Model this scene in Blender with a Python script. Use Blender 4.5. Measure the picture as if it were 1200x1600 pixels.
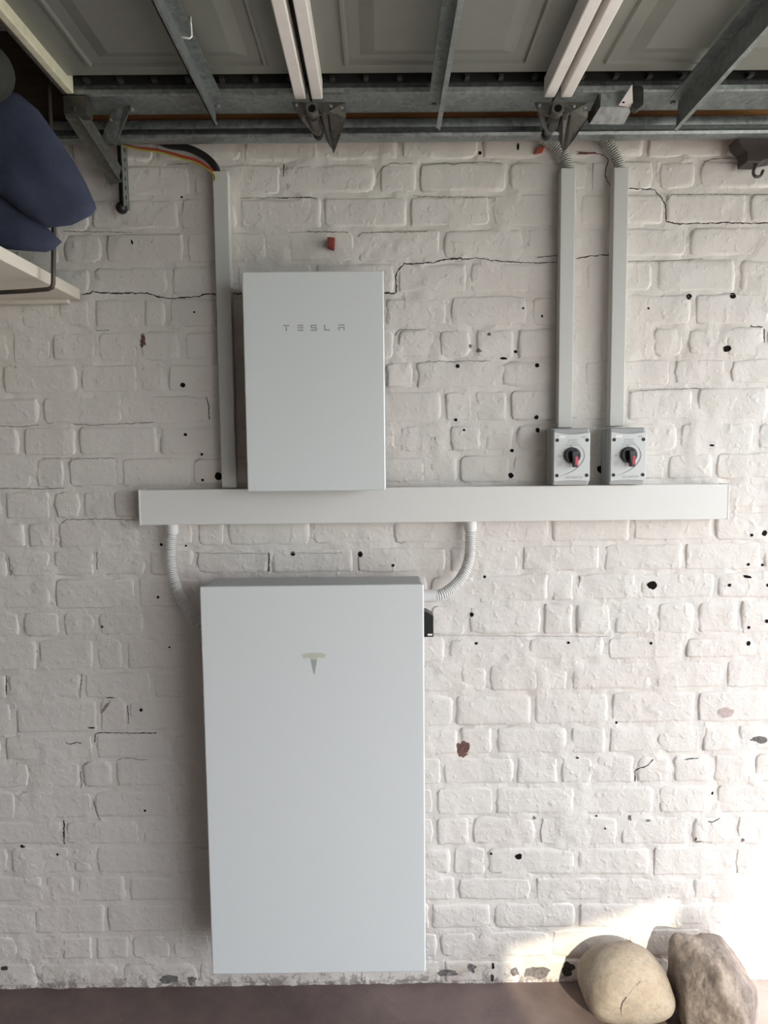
import bpy, bmesh, math, random
from mathutils import Vector, Matrix, noise
from mathutils.bvhtree import BVHTree

for o in list(bpy.data.objects):
    bpy.data.objects.remove(o)
scene = bpy.context.scene
COL = scene.collection
random.seed(7)

# ------------------------------------------------------------------ camera
F_PX = 1080.0
YAW, PITCH, ROLL = math.radians(-0.22), math.radians(-4.9), math.radians(-0.575)
CAM_Y = -2.1


def cam_axes():
    cy, sy, cp, sp, cr, sr = (math.cos(YAW), math.sin(YAW), math.cos(PITCH),
                              math.sin(PITCH), math.cos(ROLL), math.sin(ROLL))
    right = Vector((cy, sy, 0)); fwd = Vector((-sy, cy, 0)); up = Vector((0, 0, 1))
    f2 = cp * fwd + sp * up
    u2 = cp * up - sp * fwd
    return cr * right + sr * u2, cr * u2 - sr * right, f2


AX_R, AX_U, AX_F = cam_axes()


def ray(px, py):
    return AX_R * ((px - 600.0) / F_PX) - AX_U * ((py - 800.0) / F_PX) + AX_F


_r = ray(600, 1538)
CAM_Z = -_r.z * (-CAM_Y) / _r.y          # floor meets the wall at z = 0
CAM = Vector((0, CAM_Y, CAM_Z))


def at(px, py, y=0.0):
    """measure: the point of the vertical plane at depth y seen at a photo pixel"""
    d = ray(px, py)
    return CAM + d * ((y - CAM_Y) / d.y)


cam_data = bpy.data.cameras.new('camera')
cam_data.sensor_fit = 'VERTICAL'
cam_data.sensor_height = 36.0
cam_data.sensor_width = 27.0
cam_data.lens = 36.0 * F_PX / 1600.0
cam_data.clip_start = 0.02
cam = bpy.data.objects.new('camera', cam_data)
COL.objects.link(cam)
cam.matrix_world = Matrix(((AX_R.x, AX_U.x, -AX_F.x, CAM.x),
                           (AX_R.y, AX_U.y, -AX_F.y, CAM.y),
                           (AX_R.z, AX_U.z, -AX_F.z, CAM.z),
                           (0, 0, 0, 1)))
scene.camera = cam

# ------------------------------------------------------------------ light
world = bpy.data.worlds.new('sky')
scene.world = world
world.use_nodes = True
bg = world.node_tree.nodes['Background']
bg.inputs['Color'].default_value = (0.915, 0.952, 1.0, 1)
bg.inputs['Strength'].default_value = 2.95

# the straight edge of the sunlit corner gives the sun's slope and where the lintel stands
H_OPEN, W_ROOM = 2.50, 5.5
_e1, _e2 = at(1200, 1310), at(1130, 1460)
_slope = (_e1.z - _e2.z) / (_e1.x - _e2.x)
SUN_A = 0.19
SUN_C = SUN_A * _slope
X_OPEN = _e2.x + (H_OPEN - _e2.z) / _slope
SUN_DIR = Vector((-SUN_A, 1.0, -SUN_C)).normalized()
sun_data = bpy.data.lights.new('sun', 'SUN')
sun_data.energy = 12.0
sun_data.angle = math.radians(0.53)
sun_data.color = (1.0, 0.965, 0.92)
sun = bpy.data.objects.new('sun', sun_data)
COL.objects.link(sun)
sun.rotation_euler = SUN_DIR.to_track_quat('-Z', 'Y').to_euler()
sun.location = (6, -8, 6)

vs = scene.view_settings
vs.view_transform = 'Standard'
vs.look = 'None'
vs.gamma = 1.0
vs.use_curve_mapping = False
vs.exposure = 0.87
scene.cycles.max_bounces = 10
scene.cycles.diffuse_bounces = 6
scene.cycles.use_denoising = True

# ------------------------------------------------------------------ materials


class NT:
    def __init__(self, name):
        self.m = bpy.data.materials.new(name)
        self.m.use_nodes = True
        self.t = self.m.node_tree
        self.b = self.t.nodes['Principled BSDF']

    def n(self, typ, **kw):
        nd = self.t.nodes.new(typ)
        for k, v in kw.items():
            setattr(nd, k, v)
        return nd

    def l(self, a, b):
        self.t.links.new(a, b)

    def noise(self, vec, scale, detail=4, rough=0.6):
        nd = self.n('ShaderNodeTexNoise')
        nd.inputs['Scale'].default_value = scale
        nd.inputs['Detail'].default_value = detail
        nd.inputs['Roughness'].default_value = rough
        self.l(vec, nd.inputs['Vector'])
        return nd.outputs['Fac']

    def ramp(self, fac, p0, p1, c0=(0, 0, 0, 1), c1=(1, 1, 1, 1)):
        nd = self.n('ShaderNodeValToRGB')
        nd.color_ramp.elements[0].position = p0
        nd.color_ramp.elements[1].position = p1
        nd.color_ramp.elements[0].color = c0
        nd.color_ramp.elements[1].color = c1
        self.l(fac, nd.inputs['Fac'])
        return nd.outputs['Color']

    def mix(self, fac, a, b, blend='MIX'):
        nd = self.n('ShaderNodeMix', data_type='RGBA', blend_type=blend)
        for sock, v in ((nd.inputs[0], fac), (nd.inputs[6], a), (nd.inputs[7], b)):
            if isinstance(v, (int, float)):
                sock.default_value = v
            elif isinstance(v, tuple):
                sock.default_value = v if len(v) == 4 else v + (1,)
            else:
                self.l(v, sock)
        return nd.outputs[2]

    def math(self, op, a, b):
        nd = self.n('ShaderNodeMath', operation=op)
        for sock, v in ((nd.inputs[0], a), (nd.inputs[1], b)):
            if isinstance(v, (int, float)):
                sock.default_value = v
            else:
                self.l(v, sock)
        return nd.outputs[0]

    def bump(self, height, strength, dist):
        nd = self.n('ShaderNodeBump')
        nd.inputs['Strength'].default_value = strength
        nd.inputs['Distance'].default_value = dist
        self.l(height, nd.inputs['Height'])
        self.l(nd.outputs['Normal'], self.b.inputs['Normal'])

    def pos(self):
        return self.n('ShaderNodeNewGeometry').outputs['Position']


def plain(name, col, rough=0.5, metal=0.0, var=0.0, scale=40.0, bump=0.0, spec=0.5):
    k = NT(name)
    k.b.inputs['Base Color'].default_value = col + (1,)
    k.b.inputs['Roughness'].default_value = rough
    k.b.inputs['Metallic'].default_value = metal
    k.b.inputs['Specular IOR Level'].default_value = spec
    if var or bump:
        p = k.pos()
        f = k.noise(p, scale, 5)
        if var:
            dark = tuple(c * (1 - var) for c in col)
            lite = tuple(min(1, c * (1 + var * 0.6)) for c in col)
            k.l(k.ramp(f, 0.3, 0.7, dark + (1,), lite + (1,)), k.b.inputs['Base Color'])
        if bump:
            k.bump(f, 0.6, bump)
    return k.m


def make_paint():
    k = NT('painted_brick')
    p = k.pos()
    big = k.ramp(k.noise(p, 2.6, 3), 0.38, 0.66)
    mid = k.ramp(k.noise(p, 9.0, 4), 0.45, 0.75)
    c = k.mix(big, (0.735, 0.705, 0.665), (0.735, 0.68, 0.64))
    c = k.mix(k.math('MULTIPLY', mid, 0.35), c, (0.76, 0.73, 0.66))
    # flecks where the paint has come off
    fl = k.ramp(k.noise(p, 75.0, 3, 0.55), 0.715, 0.75)
    flm = k.ramp(k.noise(p, 4.2, 2), 0.52, 0.62)
    c = k.mix(k.math('MULTIPLY', k.math('MULTIPLY', fl, flm), 0.75), c, (0.16, 0.11, 0.09))
    # damp stains and flaking close to the floor
    sep = k.n('ShaderNodeSeparateXYZ'); k.l(p, sep.inputs[0])
    low = k.ramp(sep.outputs['Z'], 0.02, 0.20, (1, 1, 1, 1), (0, 0, 0, 1))
    st = k.ramp(k.noise(p, 7.0, 6, 0.7), 0.48, 0.70)
    c = k.mix(k.math('MULTIPLY', k.math('MULTIPLY', low, st), 0.55), c, (0.42, 0.31, 0.22))
    low2 = k.ramp(sep.outputs['Z'], 0.0, 0.085, (1, 1, 1, 1), (0, 0, 0, 1))
    pe = k.ramp(k.math('ADD', k.noise(p, 26.0, 6, 0.75), k.math('MULTIPLY', low2, 0.16)), 0.63, 0.67)
    c = k.mix(k.math('MULTIPLY', k.math('MULTIPLY', pe, low2), 0.8), c, (0.20, 0.16, 0.15))
    k.l(c, k.b.inputs['Base Color'])
    k.b.inputs['Roughness'].default_value = 0.62
    h1 = k.noise(p, 15.0, 4, 0.5)
    h2 = k.ramp(k.noise(p, 42.0, 2, 0.45), 0.56, 0.80)
    h = k.math('ADD', k.math('MULTIPLY', h1, 1.0), k.math('MULTIPLY', h2, 0.24))
    k.bump(h, 0.72, 0.010)
    return k.m


def make_floor():
    k = NT('floor_screed')
    p = k.pos()
    f1 = k.ramp(k.noise(p, 5.0, 6, 0.65), 0.35, 0.68)
    c = k.mix(f1, (0.135, 0.098, 0.092), (0.205, 0.150, 0.135))
    f2 = k.ramp(k.noise(p, 60.0, 4, 0.6), 0.68, 0.74)
    c = k.mix(k.math('MULTIPLY', f2, 0.4), c, (0.45, 0.40, 0.36))
    k.l(c, k.b.inputs['Base Color'])
    k.b.inputs['Roughness'].default_value = 0.55
    k.bump(k.noise(p, 35.0, 6, 0.65), 0.4, 0.004)
    return k.m


def make_galv():
    k = NT('galvanised_steel')
    p = k.pos()
    v = k.n('ShaderNodeTexVoronoi'); v.inputs['Scale'].default_value = 90.0
    k.l(p, v.inputs['Vector'])
    f = k.math('ADD', k.math('MULTIPLY', v.outputs['Color'], 0.5), k.math('MULTIPLY', k.noise(p, 25.0, 5), 0.5))
    k.l(k.ramp(f, 0.25, 0.8, (0.21, 0.23, 0.228, 1), (0.38, 0.41, 0.405, 1)), k.b.inputs['Base Color'])
    k.b.inputs['Metallic'].default_value = 0.75
    k.l(k.ramp(f, 0.2, 0.8, (0.34, 0.34, 0.34, 1), (0.52, 0.52, 0.52, 1)), k.b.inputs['Roughness'])
    return k.m


def make_stone(name, c0, c1, c2, bump, scale=9.0):
    k = NT(name)
    co = k.n('ShaderNodeTexCoord').outputs['Object']
    f = k.ramp(k.noise(co, scale, 6, 0.65), 0.36, 0.66)
    c = k.mix(f, c0, c1)
    g = k.ramp(k.noise(co, scale * 0.45, 3, 0.6), 0.50, 0.68)
    c = k.mix(k.math('MULTIPLY', g, 0.75), c, c2)
    s = k.ramp(k.noise(co, 95.0, 3), 0.30, 0.5, (0.6, 0.6, 0.6, 1), (1, 1, 1, 1))
    c = k.mix(0.5, c, s, 'MULTIPLY')
    k.l(c, k.b.inputs['Base Color'])
    k.b.inputs['Roughness'].default_value = 0.85
    k.b.inputs['Specular IOR Level'].default_value = 0.25
    k.bump(k.math('ADD', k.noise(co, 55.0, 6, 0.7), k.noise(co, 12.0, 4)), 0.7, bump)
    return k.m


def make_wood(name, c0, c1, stretch=(1, 14, 14)):
    k = NT(name)
    mp = k.n('ShaderNodeMapping')
    mp.inputs['Scale'].default_value = stretch
    k.l(k.pos(), mp.inputs['Vector'])
    f = k.noise(mp.outputs[0], 5.0, 6, 0.65)
    k.l(k.ramp(f, 0.3, 0.7, c0 + (1,), c1 + (1,)), k.b.inputs['Base Color'])
    k.b.inputs['Roughness'].default_value = 0.7
    k.bump(f, 0.3, 0.004)
    return k.m


M = {}
M['paint'] = make_paint()
M['floor'] = make_floor()
M['galv'] = make_galv()
M['glasswhite'] = plain('white_glass_panel', (0.76, 0.79, 0.79), 0.16, 0, spec=0.5)
M['bodygrey'] = plain('grey_enclosure', (0.42, 0.44, 0.45), 0.45)
M['darkbody'] = plain('charcoal_enclosure', (0.06, 0.062, 0.066), 0.5)
M['trunk'] = plain('pvc_trunking', (0.60, 0.60, 0.57), 0.42, 0, 0.02, 6)
M['trunkwhite'] = plain('white_pvc_trunking', (0.78, 0.765, 0.735), 0.4, 0, 0.015, 5)
M['conduit'] = plain('white_pvc_conduit', (0.74, 0.73, 0.72), 0.4)
M['conduitgrey'] = plain('grey_pvc_conduit', (0.48, 0.48, 0.45), 0.45)
M['switchgrey'] = plain('switch_housing', (0.40, 0.41, 0.41), 0.4)
M['switchface'] = plain('switch_face', (0.66, 0.68, 0.67), 0.38)
M['sticker'] = plain('white_sticker', (0.90, 0.90, 0.88), 0.5)
M['black'] = plain('black_plastic', (0.012, 0.012, 0.014), 0.35)
M['red'] = plain('red_plastic', (0.62, 0.045, 0.09), 0.35)
M['printgrey'] = plain('grey_print', (0.28, 0.29, 0.29), 0.5)
M['lettering'] = plain('grey_lettering', (0.33, 0.345, 0.34), 0.4)
M['emblem'] = plain('pale_olive_emblem', (0.585, 0.605, 0.50), 0.3)
M['emblemdark'] = plain('grey_emblem', (0.40, 0.425, 0.40), 0.3)
M['doorskin'] = plain('door_sheet', (0.20, 0.205, 0.18), 0.38, 0, 0.08, 7)
M['doorwhite'] = plain('white_door_rail', (0.80, 0.77, 0.72), 0.5, 0, 0.04, 30)
M['dooredge'] = plain('cream_door_edge', (0.72, 0.70, 0.52), 0.55, 0, 0.12, 40)
M['void'] = plain('dark_foam', (0.012, 0.013, 0.012), 0.9)
M['dirtysteel'] = plain('grimy_steel', (0.13, 0.127, 0.112), 0.5, 0.5, 0.35, 60, 0.001)
M['darksteel'] = plain('dark_steel', (0.10, 0.095, 0.088), 0.42, 0.6, 0.3, 40)
M['wood'] = make_wood('orange_timber', (0.52, 0.23, 0.085), (0.68, 0.34, 0.14))
M['darkwood'] = make_wood('dark_timber', (0.030, 0.019, 0.012), (0.060, 0.038, 0.024))
M['brownsteel'] = plain('dark_brown_steel', (0.055, 0.042, 0.036), 0.5, 0.2, 0.2, 30)
M['navy'] = plain('navy_fabric', (0.060, 0.070, 0.112), 0.85, 0, 0.18, 14, 0.004, 0.2)
M['greycloth'] = plain('dark_grey_fabric', (0.022, 0.024, 0.02), 0.85)
M['shelf'] = plain('white_melamine', (0.74, 0.69, 0.60), 0.45, 0, 0.03, 8)
M['rod'] = plain('brown_rod', (0.085, 0.070, 0.058), 0.42, 0.5)
M['cableblack'] = plain('black_cable', (0.012, 0.012, 0.012), 0.45)
M['cablered'] = plain('red_cable', (0.42, 0.055, 0.03), 0.45)
M['cableyg'] = plain('yellow_green_cable', (0.36, 0.40, 0.05), 0.45)
M['hole'] = plain('dark_hole', (0.012, 0.010, 0.009), 0.95, spec=0.1)
M['crack'] = plain('crack_line', (0.05, 0.042, 0.036), 0.95, spec=0.1)
M['pencil'] = plain('pencil_line', (0.40, 0.38, 0.37), 0.9)
M['jointline'] = plain('joint_dirt_shade', (0.30, 0.265, 0.235), 0.95)  # joint dirt, and shade along brick top edges painted as colour
M['tanchip'] = plain('tan_scar', (0.33, 0.26, 0.20), 0.9, 0, 0.3, 90)
M['rustcrack'] = plain('rusty_crack', (0.20, 0.07, 0.05), 0.9)
M['brickred'] = plain('bare_brick', (0.17, 0.085, 0.068), 0.9, 0, 0.45, 90, 0.002)
M['redbit'] = plain('red_fragment', (0.42, 0.075, 0.045), 0.7, 0, 0.25, 60)
M['redplug'] = plain('red_plug', (0.26, 0.045, 0.035), 0.7)
M['greychip'] = plain('bare_grey_render', (0.20, 0.185, 0.175), 0.95, 0, 0.5, 110, 0.002)
M['darkchip'] = plain('bare_dark_render', (0.060, 0.050, 0.046), 0.95, 0, 0.5, 110)
M['pinkchip'] = plain('bare_pink_render', (0.52, 0.42, 0.40), 0.95, 0, 0.15, 60)
M['stone1'] = make_stone('smooth_boulder', (0.27, 0.22, 0.17), (0.38, 0.325, 0.26), (0.31, 0.285, 0.25), 0.004)
M['stone2'] = make_stone('rough_boulder', (0.20, 0.165, 0.145), (0.31, 0.26, 0.225), (0.27, 0.20, 0.165), 0.008, 14)
_k = NT('sun_dimming_pane')  # tint set to dim the sun through the added window
_t = _k.n('ShaderNodeBsdfTransparent'); _t.inputs['Color'].default_value = (0.47, 0.46, 0.425, 1)
_k.l(_t.outputs[0], _k.t.nodes['Material Output'].inputs['Surface'])
M['dimming_pane'] = _k.m
M['plaster'] = plain('garage_plaster', (0.25, 0.235, 0.22), 0.8, 0, 0.05, 3)
M['pavers'] = plain('apron_pavers', (0.27, 0.25, 0.235), 0.9, 0, 0.2, 5)
M['lawn'] = plain('lawn_green', (0.07, 0.10, 0.035), 0.95, 0, 0.4, 12)
M['concrete'] = plain('driveway_concrete', (0.70, 0.68, 0.65), 0.9, 0, 0.12, 3)

# ------------------------------------------------------------------ mesh helpers


class MB:
    def __init__(self):
        self.v = []
        self.f = []

    def add(self, vs_, fs):
        o = len(self.v)
        self.v += [Vector(p) for p in vs_]
        self.f += [tuple(i + o for i in f) for f in fs]
        return self

    def box(self, x0, x1, y0, y1, z0, z1):
        vs_ = [(x, y, z) for x in (x0, x1) for y in (y0, y1) for z in (z0, z1)]
        return self.add(vs_, [(0, 1, 3, 2), (4, 6, 7, 5), (0, 4, 5, 1), (2, 3, 7, 6), (0, 2, 6, 4), (1, 5, 7, 3)])

    def prism(self, pts, d):
        """polygon of 3D points extruded by vector d"""
        n = len(pts)
        pts = [Vector(p) for p in pts]
        d = Vector(d)
        vs_ = pts + [p + d for p in pts]
        fs = [tuple(range(n - 1, -1, -1)), tuple(range(n, 2 * n))]
        fs += [(i, (i + 1) % n, n + (i + 1) % n, n + i) for i in range(n)]
        return self.add(vs_, fs)

    def tube(self, pts, rad, seg=10, cap=True):
        """tube along points; rad is one number or a list"""
        pts = [Vector(p) for p in pts]
        n = len(pts)
        rr = rad if isinstance(rad, (list, tuple)) else [rad] * n
        tang = []
        for i in range(n):
            a = pts[max(0, i - 1)]; b = pts[min(n - 1, i + 1)]
            tang.append((b - a).normalized())
        up = Vector((0, 0, 1)) if abs(tang[0].z) < 0.9 else Vector((1, 0, 0))
        nrm = (up - tang[0] * up.dot(tang[0])).normalized()
        vs_, fs = [], []
        for i in range(n):
            nrm = (nrm - tang[i] * nrm.dot(tang[i])).normalized()
            bn = tang[i].cross(nrm)
            for k in range(seg):
                a = 2 * math.pi * k / seg
                vs_.append(pts[i] + (nrm * math.cos(a) + bn * math.sin(a)) * rr[i])
        for i in range(n - 1):
            for k in range(seg):
                k2 = (k + 1) % seg
                fs.append((i * seg + k, i * seg + k2, (i + 1) * seg + k2, (i + 1) * seg + k))
        if cap:
            fs.append(tuple(range(seg - 1, -1, -1)))
            fs.append(tuple((n - 1) * seg + k for k in range(seg)))
        return self.add(vs_, fs)

    def lathe(self, c, axis, prof, seg=20):
        """prof: list of (distance along axis, radius)"""
        c = Vector(c); axis = Vector(axis).normalized()
        return self.tube_profile([c + axis * t for t, r in prof], [max(r, 1e-5) for t, r in prof], axis, seg)

    def tube_profile(self, pts, rr, axis, seg):
        up = Vector((0, 0, 1)) if abs(axis.z) < 0.9 else Vector((1, 0, 0))
        nrm = (up - axis * up.dot(axis)).normalized()
        bn = axis.cross(nrm)
        vs_, fs = [], []
        n = len(pts)
        for i in range(n):
            for k in range(seg):
                a = 2 * math.pi * k / seg
                vs_.append(pts[i] + (nrm * math.cos(a) + bn * math.sin(a)) * rr[i])
        for i in range(n - 1):
            for k in range(seg):
                k2 = (k + 1) % seg
                fs.append((i * seg + k, i * seg + k2, (i + 1) * seg + k2, (i + 1) * seg + k))
        fs.append(tuple(range(seg - 1, -1, -1)))
        fs.append(tuple((n - 1) * seg + k for k in range(seg)))
        return self.add(vs_, fs)

    def build(self, name, mat, parent=None, smooth=False, bevel=0.0, seg=2, autosmooth=None):
        org = Vector((0, 0, 0))
        if parent is not None:
            org = parent['_org'].to_tuple() if hasattr(parent['_org'], 'to_tuple') else tuple(parent['_org'])
            org = Vector(org)
        else:
            lo = Vector([min(p[i] for p in self.v) for i in range(3)])
            hi = Vector([max(p[i] for p in self.v) for i in range(3)])
            org = Vector(((lo.x + hi.x) / 2, (lo.y + hi.y) / 2, lo.z))
        me = bpy.data.meshes.new(name)
        me.from_pydata([p - org for p in self.v], [], self.f)
        bm = bmesh.new(); bm.from_mesh(me)
        bmesh.ops.recalc_face_normals(bm, faces=bm.faces)
        if bevel:
            es = [e for e in bm.edges if len(e.link_faces) == 2 and e.calc_face_angle(0) > 0.5]
            bmesh.ops.bevel(bm, geom=es, offset=bevel, segments=seg, affect='EDGES', profile=0.5)
        bm.to_mesh(me); bm.free()
        me.materials.append(M[mat])
        if smooth:
            for p in me.polygons:
                p.use_smooth = True
            if autosmooth:
                me.set_sharp_from_angle(angle=math.radians(autosmooth))
        o = bpy.data.objects.new(name, me)
        COL.objects.link(o)
        if parent is not None:
            o.parent = parent
        else:
            o.location = org
        o['_org'] = org
        return o


def tag(o, label=None, cat=None, group=None, kind=None):
    if label: o['label'] = label
    if cat: o['category'] = cat
    if group: o['group'] = group
    if kind: o['kind'] = kind
    return o


def thing(name, loc, label, cat, group=None):
    o = bpy.data.objects.new(name, None)
    o.empty_display_size = 0.05
    COL.objects.link(o)
    o.location = loc
    o['_org'] = Vector(loc)
    return tag(o, label, cat, group)


def struct(o):
    o['kind'] = 'structure'
    return o


def bez(pts, n):
    """smooth curve through points (Catmull-Rom), n samples per span"""
    P = [Vector(p) for p in pts]
    P = [P[0] * 2 - P[1]] + P + [P[-1] * 2 - P[-2]]
    out = []
    for i in range(1, len(P) - 2):
        for k in range(n):
            t = k / n
            a, b, c, d = P[i - 1], P[i], P[i + 1], P[i + 2]
            out.append(0.5 * ((2 * b) + (c - a) * t + (2 * a - 5 * b + 4 * c - d) * t * t + (3 * b - a - 3 * c + d) * t ** 3))
    out.append(P[-2])
    return out


def resample(pts, step):
    out = [pts[0].copy()]
    acc = 0.0
    for a, b in zip(pts, pts[1:]):
        L = (b - a).length
        t = step - acc
        while t <= L:
            out.append(a + (b - a) * (t / L)); t += step
        acc = L - (t - step)
    return out


def text_mesh(body, size, center, parent, mat, name='printed_text', depth=0.0004):
    """flat lettering facing -y"""
    cu = bpy.data.curves.new(name, 'FONT')
    cu.body = body
    cu.size = size
    cu.align_x = 'CENTER'
    cu.align_y = 'CENTER'
    tmp = bpy.data.objects.new(name, cu)
    COL.objects.link(tmp)
    dg = bpy.context.evaluated_depsgraph_get()
    me = bpy.data.meshes.new_from_object(tmp.evaluated_get(dg))
    bpy.data.objects.remove(tmp)
    org = Vector(parent['_org'])
    c = Vector(center) - org
    for v in me.vertices:
        v.co = Vector((c.x + v.co.x, c.y, c.z + v.co.y))
    me.materials.clear()
    me.materials.append(M[mat])
    me.name = name
    o = bpy.data.objects.new(name, me)
    COL.objects.link(o)
    o.parent = parent
    o['_org'] = org
    return o


# ------------------------------------------------------------------ room shell
m = MB(); m.box(-3.6, X_OPEN, -W_ROOM, 0.05, -0.12, 0.0)
struct(m.build('floor', 'floor'))
m = MB(); m.box(X_OPEN, 4.6, -22, 4, -0.14, -0.015)
struct(m.build('floor_apron', 'pavers'))
m = MB(); m.box(4.6, 40, -3.6, 6, -0.14, -0.015)
struct(m.build('floor_driveway', 'concrete'))
m = MB(); m.box(4.6, 40, -22, -3.6, -0.14, -0.02)
struct(m.build('floor_lawn', 'lawn'))
m = MB(); m.box(-3.6, X_OPEN, -W_ROOM, 0.0, 3.06, 3.16)
struct(m.build('ceiling', 'darkwood'))
# opposite wall, with an added unseen window shaped to throw the low sun patch
_tl, _tr = at(795, 1466), at(1065, 1384)
_sh = Vector((SUN_A, 0, SUN_C)) * W_ROOM
wx0, wx1 = _tl.x + _sh.x, min(_tr.x + _sh.x, X_OPEN - 0.06)
wz0, wzl, wzr = _sh.z - 0.16, _tl.z + _sh.z, _tr.z + _sh.z
m = MB()
ya, yb = -W_ROOM - 0.10, -W_ROOM
for x0_, x1_, za_, zb_ in ((-3.6, wx0, 0, 3.12), (wx0, wx1, 0, wz0), (wx1, X_OPEN, 0, 3.12)):
    m.box(x0_, x1_, ya, yb, za_, zb_)
m.prism([(wx0, ya, wzl), (wx1, ya, wzr), (wx1, ya, 3.12), (wx0, ya, 3.12)], (0, yb - ya, 0))
struct(m.build('wall_front', 'plaster'))
m = MB(); m.prism([(wx0, ya + .05, wz0), (wx1, ya + .05, wz0), (wx1, ya + .05, wzr), (wx0, ya + .05, wzl)], (0, .004, 0))
struct(m.build('added_sun_window', 'dimming_pane'))  # added pane, outlined to match the lit patch on the back wall
m = MB(); m.box(-3.8, -3.6, -W_ROOM, 0.1, 0, 3.12)
struct(m.build('wall_left', 'plaster'))
m = MB(); m.box(X_OPEN - 0.05, X_OPEN, -W_ROOM - 0.1, 0.0, H_OPEN, 3.06)
struct(m.build('wall_right', 'plaster'))

# back wall: mortar bed with the uneven surface of many coats of paint
JL = [205, 257, 309, 362, 415, 464, 516, 567, 617, 665, 714, 764, 813, 858, 903, 953, 997, 1049, 1094, 1146,
      1188, 1233, 1281, 1322, 1367, 1411, 1461, 1502, 1543]
JR = [199, 250, 302, 355, 406, 460, 511, 561, 607, 660, 708, 755, 803, 850, 895, 942, 994, 1036, 1082, 1135,
      1180, 1227, 1275, 1322, 1369, 1409, 1452, 1497, 1536]
CUTS = [
    [-20, 110, 241, 378, 500, 625, 750, 880, 1010, 1130, 1250],
    [-80, 45, 167, 300, 441, 590, 654, 793, 920, 1025, 1090, 1215],
    [-110, 20, 141, 280, 373, 505, 637, 768, 905, 1038, 1168, 1290],
    [-30, 95, 163, 290, 420, 557, 690, 820, 945, 1075, 1200],
    [-100, 20, 144, 264, 370, 490, 619, 732, 860, 912, 1023, 1153, 1280],
    [-30, 30, 87, 144, 220, 261, 345, 480, 600, 700, 828, 950, 1082, 1205],
    [-45, 17, 80, 151, 215, 285, 345, 480, 619, 681, 740, 806, 935, 1017, 1070, 1132, 1194, 1260],
    [-120, 0, 125, 216, 260, 350, 480, 600, 648, 778, 910, 1050, 1137, 1260],
    [-70, 63, 195, 327, 450, 560, 692, 740, 795, 880, 978, 1085, 1205],
    [-90, 33, 122, 246, 370, 500, 620, 668, 698, 756, 805, 935, 1060, 1180, 1300],
    [-70, 52, 105, 187, 300, 420, 540, 668, 716, 798, 920, 1040, 1116, 1240],
    [-120, 5, 82, 128, 174, 290, 410, 530, 650, 770, 890, 1010, 1130, 1250],
    [-40, 42, 88, 220, 305, 354, 486, 610, 735, 860, 986, 1115, 1240],
    [-60, 15, 80, 151, 230, 305, 421, 555, 700, 812, 941, 1069, 1190, 1310],
    [-40, 83, 213, 330, 450, 560, 670, 745, 860, 900, 997, 1118, 1240],
    [-90, 33, 96, 151, 228, 340, 450, 560, 670, 730, 848, 896, 957, 1022, 1088, 1155, 1270],
    [-60, 60, 148, 195, 320, 440, 570, 698, 823, 946, 1070, 1200],
    [-110, 11, 129, 239, 350, 470, 590, 717, 763, 842, 890, 1020, 1132, 1250],
    [-100, 20, 155, 200, 310, 440, 570, 710, 832, 953, 1087, 1210],
    [-120, 5, 148, 270, 400, 530, 665, 717, 772, 890, 948, 1025, 1095, 1151, 1270],
    [-70, 47, 126, 178, 294, 420, 560, 690, 805, 873, 930, 992, 1049, 1112, 1177, 1290],
    [-100, 27, 146, 270, 400, 540, 680, 772, 900, 1025, 1118, 1240],
    [-10, 100, 220, 340, 460, 570, 680, 735, 840, 968, 1078, 1149, 1270],
    [-100, 15, 110, 148, 270, 400, 520, 620, 707, 760, 900, 1018, 1146, 1270],
    [-50, 70, 118, 200, 300, 430, 560, 640, 713, 833, 959, 1081, 1190, 1300],
    [-70, 52, 165, 290, 420, 550, 672, 768, 902, 1019, 1140, 1260],
    [-90, 30, 95, 147, 204, 268, 330, 450, 570, 685, 745, 860, 980, 1100, 1220],
    [-60, 60, 190, 310, 440, 560, 690, 810, 930, 1050, 1170, 1290],
]


def bed(i, x):
    a = at(150, JL[i]); b = at(830, JR[i])
    t = (x - a.x) / (b.x - a.x)
    return a.z + (b.z - a.z) * t


def mortar_h(x, z):
    p = Vector((x, 0, z))
    return (0.0046 * noise.noise(p * 11.0) + 0.0040 * noise.noise(p * 26.0 + Vector((5, 0, 2)))
            - 0.0010 + 0.0030 * noise.noise(p * 4.2 + Vector((11, 0, 3))) + 0.0016 * noise.noise(p * 60.0))


xs = [-3.6, -2.6, -2.0] + [-1.5 + i * 0.013 for i in range(int(3.1 / 0.013))] + [1.62, 1.8, 2.0, X_OPEN]
zs = [-0.05] + [i * 0.013 for i in range(int(2.72 / 0.013))] + [2.75, 3.12]
vs_ = [(x, -mortar_h(x, z), z) for z in zs for x in xs]
nx = len(xs)
fs = [(j * nx + i, j * nx + i + 1, (j + 1) * nx + i + 1, (j + 1) * nx + i) for j in range(len(zs) - 1) for i in range(nx - 1)]
me = bpy.data.meshes.new('wall_back')
me.from_pydata(vs_, [], fs)
me.materials.append(M['paint'])
for p in me.polygons:
    p.use_smooth = True
wall = struct(bpy.data.objects.new('wall_back', me))
COL.objects.link(wall)
wall['_org'] = Vector((0, 0, 0))
ALL_V = [Vector(v) for v in vs_]
ALL_F = list(fs)

EDGE0 = [0.0, 0.0055, 0.0130, 0.0230]


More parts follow.
